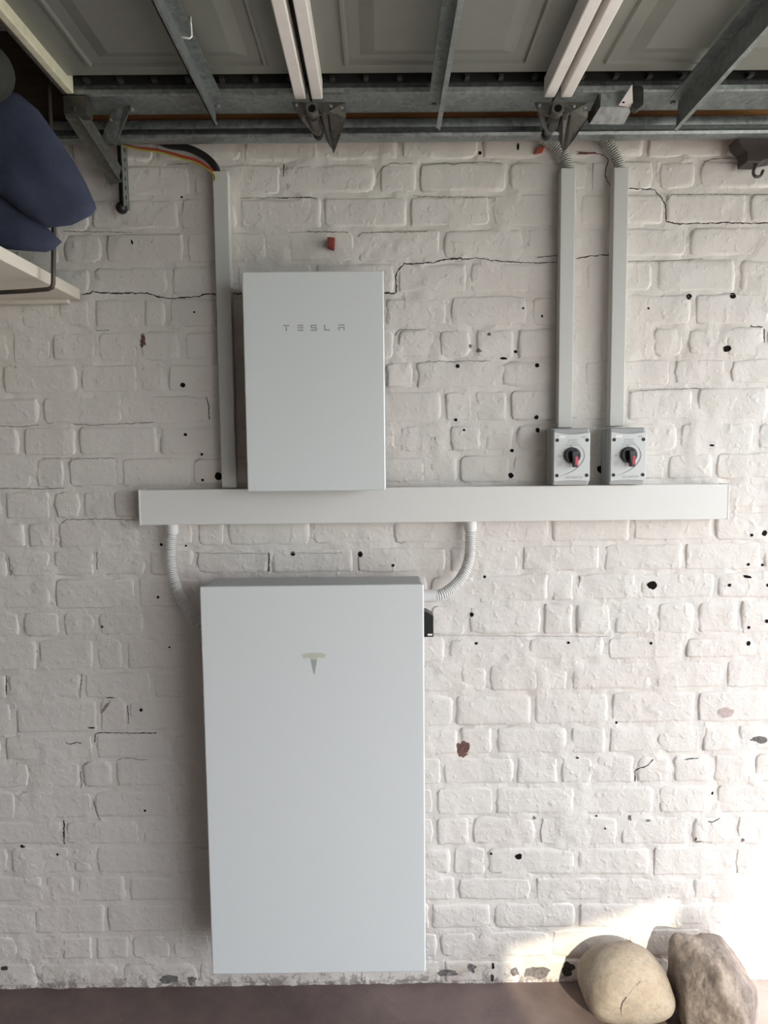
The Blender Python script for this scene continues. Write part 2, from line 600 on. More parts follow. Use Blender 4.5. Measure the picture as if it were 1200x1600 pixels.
def brick_mesh(mb, x0, x1, i, rnd):
    """one painted brick as a softly rounded, uneven block that stands proud of the mortar"""
    jw = rnd.uniform(0.0025, 0.0075)
    jh = rnd.uniform(0.0025, 0.0065)
    es = rnd.uniform(0.5, 1.2)
    EDGE = [e_ * es for e_ in EDGE0]
    ce = EDGE[3]
    xa, xb = x0 + jw, x1 - jw
    if xb - xa < 0.03:
        xa, xb = x0 + 0.004, x1 - 0.004
    L = xb - xa
    us = EDGE + [ce + (L - 2 * ce) * t for t in (0.2, 0.4, 0.6, 0.8)] + [L - e for e in reversed(EDGE)]
    hh = 0.08
    za = lambda x: bed(i + 1, x) + jh
    zb = lambda x: bed(i, x) - jh
    proud = rnd.choice([0.0004, 0.0010, 0.0016, 0.0022, 0.0032]) * rnd.uniform(0.8, 1.1)
    tx, tz = rnd.uniform(-0.0035, 0.0035), rnd.uniform(-0.0025, 0.003)
    rc = rnd.uniform(0.006, 0.018)
    o = Vector((rnd.uniform(0, 99), 0, rnd.uniform(0, 99)))
    vs_, fs = [], []
    H = zb((xa + xb) / 2) - za((xa + xb) / 2)
    ws = EDGE[:] + [H * 0.5] + [H - e for e in reversed(EDGE)]
    nu, nw = len(us), len(ws)
    for w in ws:
        for u in us:
            x = xa + u
            z = za(x) + w
            # distance inside a rounded rectangle
            du = min(u, L - u); dw = min(w, H - w)
            e = min(du, dw)
            lvl = EDGE.index(min(EDGE, key=lambda q: abs(q - e))) if e < ce + 1e-5 else 3
            if du < rc and dw < rc:          # pull corners in
                k = 1 - math.hypot(rc - du, rc - dw) / rc
                s = 0.30 * rc * max(0.0, min(1.0, 1 - k))
                x += s * (1 if u < L / 2 else -1)
                z += s * (1 if w < H / 2 else -1)
            if e < ce - 1e-4:                    # ragged arris
                a = 0.0045
                q = Vector((x, 0, z)) * 38 + o
                x += a * noise.noise(q)
                z += a * noise.noise(q + Vector((31, 0, 7)))
            prof = (0, 0.40, 0.82, 1.0)[lvl]
            y = proud * prof if lvl else -0.005
            if lvl:
                y += prof * (tx * (u / L - 0.5) + tz * (w / H - 0.5)
                             + 0.0022 * noise.noise(Vector((x, 0, z)) * 17 + o) + 0.0012 * noise.noise(Vector((x, 0, z)) * 45))
            vs_.append(Vector((x, -y, z)))
    for b in range(nw - 1):
        for a in range(nu - 1):
            fs.append((b * nu + a, b * nu + a + 1, (b + 1) * nu + a + 1, (b + 1) * nu + a))
    mb.add(vs_, fs)


cells = []
for i, cuts in enumerate(CUTS):
    for a, b in zip(cuts, cuts[1:]):
        zmid = (JL[i] + JL[i + 1]) / 2
        x0 = at(a, zmid).x; x1 = at(b, zmid).x
        cx, cy = (a + b) / 2, zmid
        seen = b > 4 and a < 1196
        if 345 < a and b < 650 and i >= 14: seen = False        # behind the battery
        if 395 < a and b < 600 and 4 <= i <= 10: seen = False   # behind the gateway
        if i == 11 and 230 < a and b < 1130: seen = False       # behind the trunking
        if i == 0 and b < 140: seen = False
        cells.append((seen, (b - a), i, x0, x1))
cells.sort(key=lambda c: (not c[0], -c[1]))
rest = MB()
rnd = random.Random(11)
for n_, (seen, wpx, i, x0, x1) in enumerate(cells):
    own = seen and n_ < 300
    mb = MB() if own else rest
    k0, f0 = len(mb.v), len(mb.f)
    brick_mesh(mb, x0, x1, i, rnd)
    off = len(ALL_V)
    ALL_V += mb.v[k0:]
    ALL_F += [tuple(q - k0 + off for q in f) for f in mb.f[f0:]]
    if own:
        me = bpy.data.meshes.new('brick')
        c = sum(mb.v, Vector()) / len(mb.v)
        me.from_pydata([v - c for v in mb.v], [], mb.f)
        me.materials.append(M['paint'])
        me.polygons.foreach_set('use_smooth', [True] * len(me.polygons))
        o = bpy.data.objects.new('brick', me)
        COL.objects.link(o)
        o.location = c
        o.parent = wall
        o['_org'] = c
me = bpy.data.meshes.new('brick')
me.from_pydata(rest.v, [], rest.f)
me.materials.append(M['paint'])
me.polygons.foreach_set('use_smooth', [True] * len(me.polygons))
o = bpy.data.objects.new('brick', me); COL.objects.link(o); o.parent = wall
o['kind'] = 'stuff'; o['_org'] = Vector((0, 0, 0))

SURF = BVHTree.FromPolygons([tuple(v) for v in ALL_V], ALL_F)


def surf(x, z, lift=0.0008):
    h = SURF.ray_cast(Vector((x, -0.2, z)), Vector((0, 1, 0)))
    y = h[0].y if h[0] is not None else 0.0
    return Vector((x, y - lift, z))


def chip(px, py, rx, ry, mat, name, ragged=0.35, n=14, rot=0.0):
    c = at(px, py)
    s = 1 / (F_PX / -CAM_Y)
    r_ = random.Random(int(px * 31 + py * 7))
    mb = MB()
    ring = []
    for k in range(n):
        a = 2 * math.pi * k / n
        q = 1 + ragged * (1.5 * noise.noise(Vector((math.cos(a) * 1.25 + px, math.sin(a) * 1.25, py))) + .30 * r_.uniform(-1, 1))
        u, v = math.cos(a) * rx * q, math.sin(a) * ry * q
        ring.append(surf(c.x + (u * math.cos(rot) - v * math.sin(rot)) * s, c.z + (u * math.sin(rot) + v * math.cos(rot)) * s))
    mid = [surf(c.x + (p.x - c.x) * .5, c.z + (p.z - c.z) * .5) for p in ring]
    ctr = surf(c.x, c.z)
    vs_ = ring + mid + [ctr]
    fs = [(k, (k + 1) % n, n + (k + 1) % n, n + k) for k in range(n)]
    fs += [(n + k, n + (k + 1) % n, 2 * n) for k in range(n)]
    mb.add(vs_, fs)
    return mb.build(name, mat, wall)


HOLES = [(286, 602, 4.5), (290, 679, 3.2), (315, 710, 2.4), (317, 750, 2.8), (1076, 464, 5.5), (1145, 462, 5.5), (1136, 545, 7),
         (715, 572, 3.6), (806, 549, 3.2), (839, 571, 4), (712, 656, 3), (725, 672, 2.6), (838, 652, 4), (840, 672, 4),
         (800, 704, 3.6), (798, 743, 5), (817, 482, 2), (847, 494, 2), (750, 239, 3), (458, 865, 4.2), (563, 866, 4.6),
         (614, 883, 3), (737, 960, 3.6), (744, 1005, 2.8), (888, 1004, 2.8), (1018, 914, 9), (1017, 1005, 2.8), (1169, 1005, 4),
         (1139, 914, 3.4), (1169, 980, 2.8), (1197, 970, 3.4), (1174, 836, 3), (1194, 833, 5), (1169, 882, 3), (1192, 883, 2.8),
         (1199, 914, 3.6), (963, 1129, 2.4), (810, 1337, 6.5), (767, 1333, 2.6), (227, 1266, 2.4), (247, 933, 2.6),
         (265, 1011, 2), (221, 1109, 3), (160, 979, 2), (284, 308, 2.2), (342, 744, 7), (941, 722, 2.6), (937, 733, 6),
         (270, 885, 2.2), (290, 853, 2.2), (252, 851, 2.4), (932, 1275, 2), (945, 1294, 2), (1113, 1239, 3), (34, 1322, 3),
         (1013, 482, 2), (304, 488, 2), (90, 1335, 2.4), (757, 901, 2.6)]
for px, py, r in HOLES:
    chip(px, py, r * .85, r * .85 * random.uniform(0.85, 1.2), 'hole', 'drill_hole', 0.14 if r < 5 else 0.25)
for px, py, rx, ry, rot in [(1167, 901, 7, 2.2, -.2), (809, 230, 2, 5, 0), (207, 379, 1.4, 4, .2), (770, 1508, 2.2, 6, 0), (769, 1527, 3, 7, 0),
                            (787, 560, 6, 2, 0), (1112, 696, 4, 1.6, 0), (902, 1184, 3, 1.5, 0), (165, 1105, 2.5, 13, -.7),
                            (172, 1090, 6, 1.2, 0), (143, 1137, 6, 1.2, 0), (36, 1323, 4, 1.6, 0)]:
    chip(px, py, rx, ry, 'tanchip' if ry > 10 else 'hole' if rx < 2.4 or ry < 3 else 'darkchip', 'paint_gap', 0.25, rot=rot)
for px, py, rx, ry, mat in [(224, 533, 4.5, 10, 'brickred'), (722, 1170, 9.5, 14, 'brickred'), (1186, 1155, 13, 5.5, 'greychip'),
                            (1133, 1113, 11, 9, 'pinkchip'), (697, 1519, 17, 6, 'greychip'), (737, 1511, 8, 7, 'greychip'),
                            (840, 1519, 21, 11, 'greychip'), (803, 1518, 8, 7, 'greychip'), (264, 1529, 16, 8, 'greychip'),
                            (887, 1513, 10, 12, 'darkchip'), (916, 240, 14, 2, 'brickred'), (1062, 1500, 6, 14, 'darkchip'),
                            (300, 1531, 7, 8, 'greychip'), (1195, 1538, 8, 6, 'greychip'), (1160, 1312, 3, 3, 'greychip'),
                            (984, 1278, 3, 5, 'greychip'), (735, 541, 2.5, 3, 'greychip'), (748, 548, 4, 2.5, 'greychip'),
                            (764, 522, 3, 2.5, 'brickred'), (940, 228, 4, 4, 'pinkchip'), (8, 1512, 6, 4, 'darkchip'),
                            (1013, 1282, 4, 2, 'greychip'), (835, 1278, 3, 3, 'greychip')]:
    chip(px, py, rx, ry, mat, 'paint_chip', 0.4, 22)

CRACK_AND_SHADE_LINES = [  # cracks, plus joint lines that mix dirt with painted shade
    ([(128, 460), (140, 459), (145, 455), (160, 458), (200, 458), (232, 458), (245, 463), (265, 467), (285, 465), (310, 463), (320, 459), (340, 460)], 1.5, 'crack'),
    ([(362, 459), (378, 459)], 1.3, 'crack'),
    ([(601, 458), (619, 458), (619, 440), (618, 430), (622, 423), (632, 412), (650, 412), (675, 411), (690, 407), (710, 404), (722, 404)], 1.6, 'crack'),
    ([(722, 405), (745, 403), (765, 407), (785, 409), (830, 411), (875, 410)], 1.0, 'crack'),
    ([(840, 402), (876, 400)], .9, 'crack'),
    ([(900, 404), (925, 400), (952, 398)], 1.2, 'crack'),
    ([(982, 295), (1023, 296), (1032, 308), (1040, 320), (1041, 347), (1060, 350), (1090, 349), (1130, 348), (1175, 349), (1215, 347)], 1.2, 'crack'),
    ([(901, 238), (930, 241), (944, 243), (950, 250), (944, 275), (953, 291)], 1.2, 'rustcrack'),
    ([(148, 1160), (149, 1147), (158, 1145), (245, 1145)], 1.1, 'crack'),
    ([(99, 1282), (101, 1300), (101, 1319)], 2.0, 'crack'),
    ([(199, 1102), (202, 1130)], 1.2, 'crack'),
    ([(104, 1159), (108, 1162), (122, 1160), (128, 1160)], 1.1, 'crack'),
    ([(322, 620), (326, 632), (327, 656)], 1.1, 'crack'),
    ([(9, 1056), (10, 1085)], 1.4, 'crack'),
    ([(666, 993), (740, 993), (840, 994), (952, 995)], .8, 'pencil'),
    ([(421, 864), (420, 893)], 1.4, 'crack'),
    ([(305, 864), (420, 865)], .9, 'pencil'), ([(455, 864), (535, 864)], .9, 'pencil'),
    ([(1194, 514), (1194, 535)], 1.2, 'crack'), ([(1172, 510), (1192, 511)], 1.3, 'crack'),
    ([(993, 1222), (993, 1203), (998, 1200), (1012, 1195), (1020, 1186)], 1.3, 'crack'),
    ([(1087, 1308), (1086, 1316), (1095, 1314)], 1.5, 'crack'),
    ([(1105, 1283), (1115, 1283), (1125, 1277)], 1.2, 'crack'),
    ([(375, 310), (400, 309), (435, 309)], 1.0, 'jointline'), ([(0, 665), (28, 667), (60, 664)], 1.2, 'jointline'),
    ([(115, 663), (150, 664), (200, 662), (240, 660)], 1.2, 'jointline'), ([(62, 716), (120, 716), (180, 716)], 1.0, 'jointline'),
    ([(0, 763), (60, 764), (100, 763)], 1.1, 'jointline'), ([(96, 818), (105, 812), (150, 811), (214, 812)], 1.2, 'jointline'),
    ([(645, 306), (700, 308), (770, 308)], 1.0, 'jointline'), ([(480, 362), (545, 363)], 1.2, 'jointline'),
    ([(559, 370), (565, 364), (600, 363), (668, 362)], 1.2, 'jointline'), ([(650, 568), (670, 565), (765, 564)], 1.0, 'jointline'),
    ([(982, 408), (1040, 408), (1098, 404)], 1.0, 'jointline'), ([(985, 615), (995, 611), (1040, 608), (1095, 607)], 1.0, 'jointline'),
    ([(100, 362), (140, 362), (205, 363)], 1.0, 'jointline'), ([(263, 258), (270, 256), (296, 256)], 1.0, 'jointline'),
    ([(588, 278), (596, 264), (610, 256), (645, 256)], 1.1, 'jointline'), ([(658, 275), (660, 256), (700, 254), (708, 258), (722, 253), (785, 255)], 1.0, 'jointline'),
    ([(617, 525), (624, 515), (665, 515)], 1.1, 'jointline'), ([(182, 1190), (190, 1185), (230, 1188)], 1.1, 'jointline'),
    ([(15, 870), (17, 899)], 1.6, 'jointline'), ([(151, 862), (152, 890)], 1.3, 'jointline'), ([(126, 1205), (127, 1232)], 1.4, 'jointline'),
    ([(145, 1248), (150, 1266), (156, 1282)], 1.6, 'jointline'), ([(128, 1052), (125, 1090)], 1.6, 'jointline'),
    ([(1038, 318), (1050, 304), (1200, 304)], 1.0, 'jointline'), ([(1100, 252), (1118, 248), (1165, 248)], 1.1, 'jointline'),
    ([(443, 256), (443, 276)], 1.1, 'crack'), ([(435, 309), (494, 309)], 1.2, 'crack'),
    ([(150, 516), (170, 516)], 0.8, 'crack'), ([(1070, 1186), (1090, 1184)], 1.4, 'crack'),
]
for pts, w, mat in CRACK_AND_SHADE_LINES[:]:
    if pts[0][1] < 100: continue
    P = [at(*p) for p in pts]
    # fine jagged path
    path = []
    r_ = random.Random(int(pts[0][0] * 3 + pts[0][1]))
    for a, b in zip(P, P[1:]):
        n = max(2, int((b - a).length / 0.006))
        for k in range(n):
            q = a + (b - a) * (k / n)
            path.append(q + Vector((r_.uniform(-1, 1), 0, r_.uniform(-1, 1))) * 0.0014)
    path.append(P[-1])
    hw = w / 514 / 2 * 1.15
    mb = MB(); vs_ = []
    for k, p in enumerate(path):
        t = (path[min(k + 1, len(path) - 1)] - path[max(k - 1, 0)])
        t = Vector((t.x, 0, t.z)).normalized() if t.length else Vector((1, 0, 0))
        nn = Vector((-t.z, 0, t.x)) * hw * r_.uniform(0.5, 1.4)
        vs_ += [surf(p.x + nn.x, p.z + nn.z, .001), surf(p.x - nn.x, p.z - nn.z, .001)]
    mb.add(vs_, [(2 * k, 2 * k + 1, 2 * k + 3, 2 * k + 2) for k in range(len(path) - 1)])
    mb.build('crack', mat, wall)  # joint lines of dirt and painted shade also take this name

# timber plate along the head of the wall
_xt = at(118, 180, -.04).x
m = MB(); m.box(_xt, 1.95, -0.045, -0.004, 2.652, 2.86)
struct(m.build('trim_1', 'wood', None, bevel=0.004))
m = MB(); m.box(-3.5, _xt - .004, -0.060, -0.004, 2.650, 2.90)
struct(m.build('trim_2', 'darkwood', None, bevel=0.004))

# ------------------------------------------------------------------ battery


def rect(pts, y):
    P = [at(px, py, y) for px, py in pts]       # TL TR BR BL
    return ((P[0].x + P[3].x) / 2, (P[1].x + P[2].x) / 2, (P[2].z + P[3].z) / 2, (P[0].z + P[1].z) / 2)


BY = -0.205
x0, x1, z0, z1 = rect([(313, 917), (662, 913), (665.5, 1521), (330, 1521)], BY)
bat = thing('wall_battery', ((x0 + x1) / 2, -0.1, z0), 'large white glass-fronted battery cabinet on the brick wall near the floor', 'battery')
m = MB(); m.box(x0, x1, BY, BY + 0.012, z0, z1)
gp = m.build('front_panel', 'glasswhite', bat, bevel=0.004, seg=3)
m = MB(); m.box(x0 + 0.012, x1 - 0.002, BY + 0.012, -0.058, z0 + 0.012, z1 - 0.002)
m.build('body', 'bodygrey', bat, bevel=0.006)
m = MB(); m.box(x0 + 0.10, x1 - 0.10, -0.058, -0.010, z0 + 0.12, z1 - 0.10)
m.build('wall_bracket', 'bodygrey', bat, bevel=0.003)
m = MB(); m.box(x0 + 0.0, x1 - 0.0, BY + 0.0115, BY + 0.016, z0 - 0.003, z0 + 0.002)
m.build('bottom_seal', 'darkbody', bat)
# emblem on the glass
ec = at(490.5, 1022, BY)
s = 1 / (F_PX / (BY - CAM_Y))
ye = BY - 0.0006
bar = MB()
top = [(-20, -1), (-13, 1.6), (0, 2.6), (13, 1.6), (20, -1), (16, -7.5), (11, -6.2), (6.6, -5.4), (5, -9), (-5, -9), (-6.6, -5.4), (-11, -6.2), (-16, -7.5)]
bar.add([(ec.x + u * s, ye, ec.z + v * s) for u, v in top], [(0, 1, 12), (1, 11, 12), (1, 2, 10, 11), (2, 7, 8, 9, 10), (2, 3, 6, 7)[0:4], (3, 5, 6), (3, 4, 5)])
bar.build('emblem', 'emblem', gp)
st = MB()
st.add([(ec.x + u * s, ye, ec.z + v * s) for u, v in [(-5, -9), (5, -9), (2.6, -22), (0.2, -35), (-2.4, -22)]], [(0, 1, 2, 3, 4)])
st.build('emblem', 'emblemdark', gp)
# black power switch on the right flank
q0 = at(664, 953, -0.12); q1 = at(676.5, 992, -0.12)
m = MB()
m.prism([(q0.x - .012, -.145, q0.z), (q0.x + .004, -.145, q0.z), (q1.x, -.145, q0.z - .012), (q1.x, -.145, q1.z), (q0.x - .012, -.145, q1.z)], (0, .05, 0))
sw = m.build('power_switch', 'black', bat, bevel=0.002)
m = MB(); m.box(q0.x + .006, q1.x - .004, -.1462, -.1448, q1.z + .005, q1.z + .010)
m.build('indicator', 'sticker', sw)

# ------------------------------------------------------------------ gateway
GY = -0.168
x0, x1, z0, z1 = rect([(376, 424), (598, 423), (604, 767), (388, 767)], GY)
gx0, gx1 = x0, x1
gat = thing('energy_gateway', ((x0 + x1) / 2, -0.08, z0), 'smaller white glass-fronted cabinet with grey lettering standing above the trunking', 'gateway')
m = MB(); m.box(x0, x1, GY, GY + 0.010, z0, z1)
gp = m.build('front_panel', 'glasswhite', gat, bevel=0.0035, seg=3)
m = MB(); m.box(x0 + 0.006, x1 - 0.006, GY + 0.010, -0.010, z0 + 0.008, z1 - 0.008)
m.build('body', 'darkbody', gat, bevel=0.005)
# lettering, built from strokes as it is on the cabinet
s = 1 / (F_PX / (GY - CAM_Y))
lc = at(490.5, 512, GY)
yl = GY - 0.0006
LET = {'T': [(-4.6, 4.6, 4.4, 2.6), (-1.0, 1.0, 2.0, -4.6)],
       'E': [(-4.6, 4.6, 4.4, 2.6), (-4.6, 4.6, .9, -.9), (-4.6, 4.6, -2.8, -4.6)],
       'S': [(-4.8, 4.8, 4.4, 2.6), (-4.8, -3.0, 2.6, .9), (-4.8, 4.8, .9, -.9), (3.0, 4.8, -.9, -2.8), (-4.8, 4.8, -2.8, -4.6)],
       'L': [(-4.4, -2.6, 4.4, -4.6), (-2.6, 4.2, -2.8, -4.6)],
       'A': [(-4.8, 4.8, 4.4, 2.8), (-4.8, 4.8, .9, -.6), (-4.8, -3.0, -.6, -4.6), (3.0, 4.8, -.6, -4.6)]}
for ch, cx in zip('TESLA', (-42.4, -20.6, -0.2, 20.2, 42.4)):
    m = MB()
    for u0, u1, v1, v0 in LET[ch]:
        m.box(lc.x + (cx + u0) * s, lc.x + (cx + u1) * s, yl, yl + .0004, lc.z + v0 * s, lc.z + v1 * s)
    m.build('letter', 'lettering', gp)

# ------------------------------------------------------------------ trunking


def trunking(name, label, x0, x1, y0, z0, z1, mat, vertical, caps=()):
    t = thing(name, ((x0 + x1) / 2, y0 / 2, z0), label, 'trunking', None)
    m = MB(); m.box(x0, x1, y0 + .010, -.008, z0, z1)
    m.build('base_channel', mat, t, bevel=.0015)
    m = MB()
    if vertical:
        m.box(x0 - .0012, x1 + .0012, y0, y0 + .0125, z0 + .0005, z1 + .0008)
    else:
        m.box(x0 + .0005, x1 - .0005, y0, y0 + .0125, z0 - .0012, z1 + .0012)
    m.build('cover', mat, t, bevel=.0022, seg=3)
    for c in caps:
        m = MB(); m.box(c - .003, c + .003, y0 - .0008, -.008, z0 - .002, z1 + .002)
        m.build('end_cap', mat, t, bevel=.0012)
    return t


TY = -0.064
x0, x1, z0, z1 = rect([(216, 767), (1140, 756), (1140, 808.5), (217, 822)], TY)
tz0, tz1 = z0, z1
trunking('cable_trunking', 'wide white cable trunking running horizontally across the wall', x0, x1, TY, z0, z1, 'trunkwhite', False, (x0 + .003, x1 - .003))
x0, x1, z0, z1 = rect([(333, 268), (354.5, 268), (369.5, 762), (347, 762)], -.044)
trunking('cable_trunking', 'narrow grey vertical trunking left of the smaller white cabinet, dark cables at its top', x0, x1, -.046, tz1 + .003, z1, 'trunk', True)
SW = [rect([(865.5, 675), (921.5, 672), (922.5, 750), (865.5, 754)], -.092), rect([(954, 672), (1009.5, 670), (1010, 748), (954.5, 752)], -.092)]
x0, x1, z0, z1 = rect([(879, 263), (900, 263), (892, 667), (870.5, 667)], -.044)
trunking('cable_trunking', 'narrow grey vertical trunking above the left rotary isolator', x0, x1, -.046, tz1 + .171, z1, 'trunk', True)
T2 = (x0 + x1) / 2
x0, x1, z0, z1 = rect([(959.5, 262), (980.5, 262), (975, 667), (953.5, 667)], -.044)
trunking('cable_trunking', 'narrow grey vertical trunking above the right rotary isolator', x0, x1, -.046, tz1 + .174, z1, 'trunk', True)
T3 = (x0 + x1) / 2

# ------------------------------------------------------------------ isolators


def isolator(r, label, line1, ridges):
    x0, x1, z0, z1 = r
    z0 = tz1 + .002
    z1 = z0 + .168
    cx, cz = (x0 + x1) / 2, (z0 + z1) / 2
    w = x1 - x0
    t = thing('rotary_isolator', (cx, -.05, z0), label, 'switch', None)
    m = MB(); m.box(x0 - .002, x1 + .002, -.046, -.009, z0, z1)
    m.build('back_box', 'switchgrey', t, bevel=.004, seg=3)
    m = MB(); m.box(x0 - .001, x1 + .001, -.082, -.046, z0 + .001, z1 - .001)
    lid = m.build('lid', 'switchgrey', t, bevel=.006, seg=3)
    # raised face with bowed top and bottom edges
    n = 12
    up = [(x0 + w * k / n, z1 - .013 - .006 * math.sin(math.pi * k / n)) for k in range(n + 1)]
    dn = [(x1 - w * k / n, z0 + .013 + .003 * math.sin(math.pi * k / n)) for k in range(n + 1)]
    m = MB(); m.prism([(x, -.092, z) for x, z in up + dn], (0, .014, 0))
    face = m.build('face_plate', 'switchface', t, bevel=.0015, seg=2)
    yf = -.0925
    m = MB()
    fz0, fz1 = z0 + .016, z1 - .019
    for sx in (x0 + .009, x1 - .009):
        for sz in (z0 + .030, z1 - .036):
            mm = MB(); mm.lathe((sx, -.0915, sz), (0, -1, 0), [(0, .0052), (.0016, .0050), (.0020, .0036), (.0012, .0026), (.0012, 0)], 14)
            mm.build('screw_cap', 'black', face, True, autosmooth=40)
    # arc and print
    pts = []
    for k in range(25):
        a = math.radians(62 - 175 * k / 24)
        R = .031 + .034 * max(0, (k - 11) / 13) ** 1.5
        pts.append(Vector((cx + .000 + R * math.cos(a) * (1 if k < 14 else 1.0), yf, cz + .004 + R * math.sin(a) * 1.15)))
    pts = bez([(cx + .016, yf, cz + .036), (cx + .030, yf, cz + .022), (cx + .036, yf, cz + .002), (cx + .028, yf, cz - .018), (cx + .010, yf, cz - .036), (cx - .014, yf, cz - .049), (cx - .036, yf, cz - .056)], 6)
    m = MB(); vs_ = []
    for k, p in enumerate(pts):
        tt = (pts[min(k + 1, len(pts) - 1)] - pts[max(0, k - 1)]).normalized()
        hw = .0014 * math.sin(math.pi * (k + 1) / (len(pts) + 1)) + .0002
        nn = Vector((-tt.z, 0, tt.x)) * hw
        vs_ += [p + nn, p - nn]
    m.add(vs_, [(2 * k, 2 * k + 1, 2 * k + 3, 2 * k + 2) for k in range(len(pts) - 1)])
    m.build('printed_arc', 'printgrey', face)
    text_mesh('ISO SWITCH', .0088, (cx + .006, yf, z0 + .024), face, 'printgrey')
    for k, tx in enumerate(line1):
        text_mesh(tx, .0062, (cx + .001, yf, z1 - .036 - .0068 * k), face, 'printgrey')
    text_mesh('ON', .0058, (cx - .003, yf, cz + .030), face, 'printgrey')
    text_mesh('OFF', .0058, (cx - .036, yf, cz + .002), face, 'printgrey')
    for k in range(3):
        m = MB(); m.box(cx - .043, cx - .029, yf, yf + .0003, cz - .0165 - .0048 * k, cz - .0155 - .0048 * k)
        m.build('printed_line', 'printgrey', face)
    m = MB(); m.box(x0 + .014, x0 + .033, yf - .0004, yf, z1 - .030, z1 - .0225)
    m.build('sticker', 'sticker', face)
    m = MB(); m.box(x1 - .026, x1 - .013, yf, yf + .0003, z1 - .0285, z1 - .0265)
    m.build('printed_line', 'printgrey', face)
    # knob
    kz = cz + .004
    m = MB(); m.lathe((cx, -.091, kz), (0, -1, 0), [(0, .0235), (.010, .0230), (.0135, .0205), (.0135, .0175), (.010, .016), (.010, 0)], 32)
    kn = m.build('knob', 'black', t, True, autosmooth=40)
    d = Vector((.0, 0, -1))
    m = MB()
    m.prism([(cx - .008, -.101, kz + .013), (cx + .010, -.101, kz + .013), (cx + .0105, -.101, kz - .010), (cx + .0095, -.101, kz - .034), (cx - .0015, -.101, kz - .034), (cx - .006, -.101, kz - .010)], (0, -.021, 0))
    hd = m.build('handle', 'black', kn, bevel=.0018)
    m = MB()
    nseg = 6 if ridges else 1
    for k in range(nseg):
        a = kz - .003 - .0245 * k / nseg
        b = kz - .003 - .0245 * (k + (.82 if ridges else 1)) / nseg
        m.box(cx + .0005, cx + .0092, -.1236, -.119, b, a)
    m.build('red_insert', 'red', kn, bevel=.0006)
    return t


isolator(SW[0], 'grey rotary isolator switch with plain red handle, nearer the glass cabinet', ('SOLAR PV', 'DC ARRAY', 'DC ISOLATOR'), False)
isolator(SW[1], 'grey rotary isolator switch with ridged red handle, nearer the trunking end', ('SOLAR PV', 'DC ARRAY', 'DC ISOLATOR'), True)

# ------------------------------------------------------------------ flexible conduits


def conduit(label, pts, rad, mat, collars=(), pitch=.0064, group=None):
    path = resample(bez(pts, 10), pitch / 4)
    t = thing('flexible_conduit', tuple(path[-1]), label, 'conduit', group)
    m = MB()
    m.tube(path, [(rad * .55, rad * .96, rad, rad * .96)[k % 4] for k in range(len(path))], 14)
    m.build('corrugated_hose', mat, t, True, autosmooth=30)
    for a, b in collars:
        a = Vector(a); b = Vector(b)
        m = MB(); L = (b - a).length
        m.lathe(a, b - a, [(0, rad * 1.14), (L * .92, rad * 1.14), (L, rad * 1.04)], 22)
        m.build('collar', mat, t, True, autosmooth=40)
    return t


P = lambda px, py, y: at(px, py, y)
a = P(269, 822, -.036)
conduit('left white corrugated conduit curving from trunking behind the battery',
        [P(268, 832, -.036), P(266, 850, -.037), P(266, 872, -.040), P(269, 897, -.046), P(277, 922, -.056), P(290, 947, -.068), P(305, 968, -.080), P(330, 992, -.092)],
        .0165, 'conduit', [((a.x, -.036, tz0 + .004), (a.x, -.036, tz0 - .030))])
a = P(735, 814, -.036)
e = P(678, 931, -.10)
conduit('right white corrugated conduit curving from trunking into the battery side',
        [P(734.5, 828, -.036), P(734.5, 845, -.037), P(734, 865, -.042), P(729, 886, -.054), P(719, 905, -.068), P(705, 919, -.083), P(691, 928, -.095), P(677, 931.5, -.10)],
        .0165, 'conduit', [((a.x, -.036, tz0 + .004), (a.x, -.036, tz0 - .030)), ((e.x + .006, -.10, e.z), (e.x - .045, -.10, e.z))])
conduit('grey corrugated conduit bending into the trunking above the left isolator',
        [P(845, 214, -.030), P(862, 222, -.030), P(874, 232, -.030), P(883, 246, -.028), P(889, 268, -.027), P(889, 285, -.027)], .0165, 'conduitgrey')
conduit('grey corrugated conduit bending into the trunking above the right isolator',
        [P(938, 210, -.030), P(948, 222, -.030), P(957, 234, -.030), P(964, 248, -.028), P(969, 268, -.027), P(969, 285, -.027)], .0165, 'conduitgrey')

# ------------------------------------------------------------------ loose cables at the top left
def cable(name, label, pts, y, r, mat):
    m = MB(); m.tube(bez([P(px, py, y) for px, py in pts], 8), r, 10)
    tag(m.build(name, mat, None, True), label, 'cable')


cable('cable', 'thick black cable curving into the left vertical trunking', [(235, 214), (262, 226), (292, 231), (318, 243), (335, 259), (341, 276)], -.026, .0105, 'cableblack')
cable('cable', 'red cable lying under the thick black cable', [(185, 224), (212, 231), (242, 234), (280, 243), (310, 252), (333, 268), (337, 280)], -.042, .0042, 'cablered')
cable('cable', 'thin yellow-green earth cable below the red cable', [(185, 226), (220, 234), (250, 238), (285, 248), (312, 257), (334, 272), (336, 282)], -.049, .0022, 'cableyg')

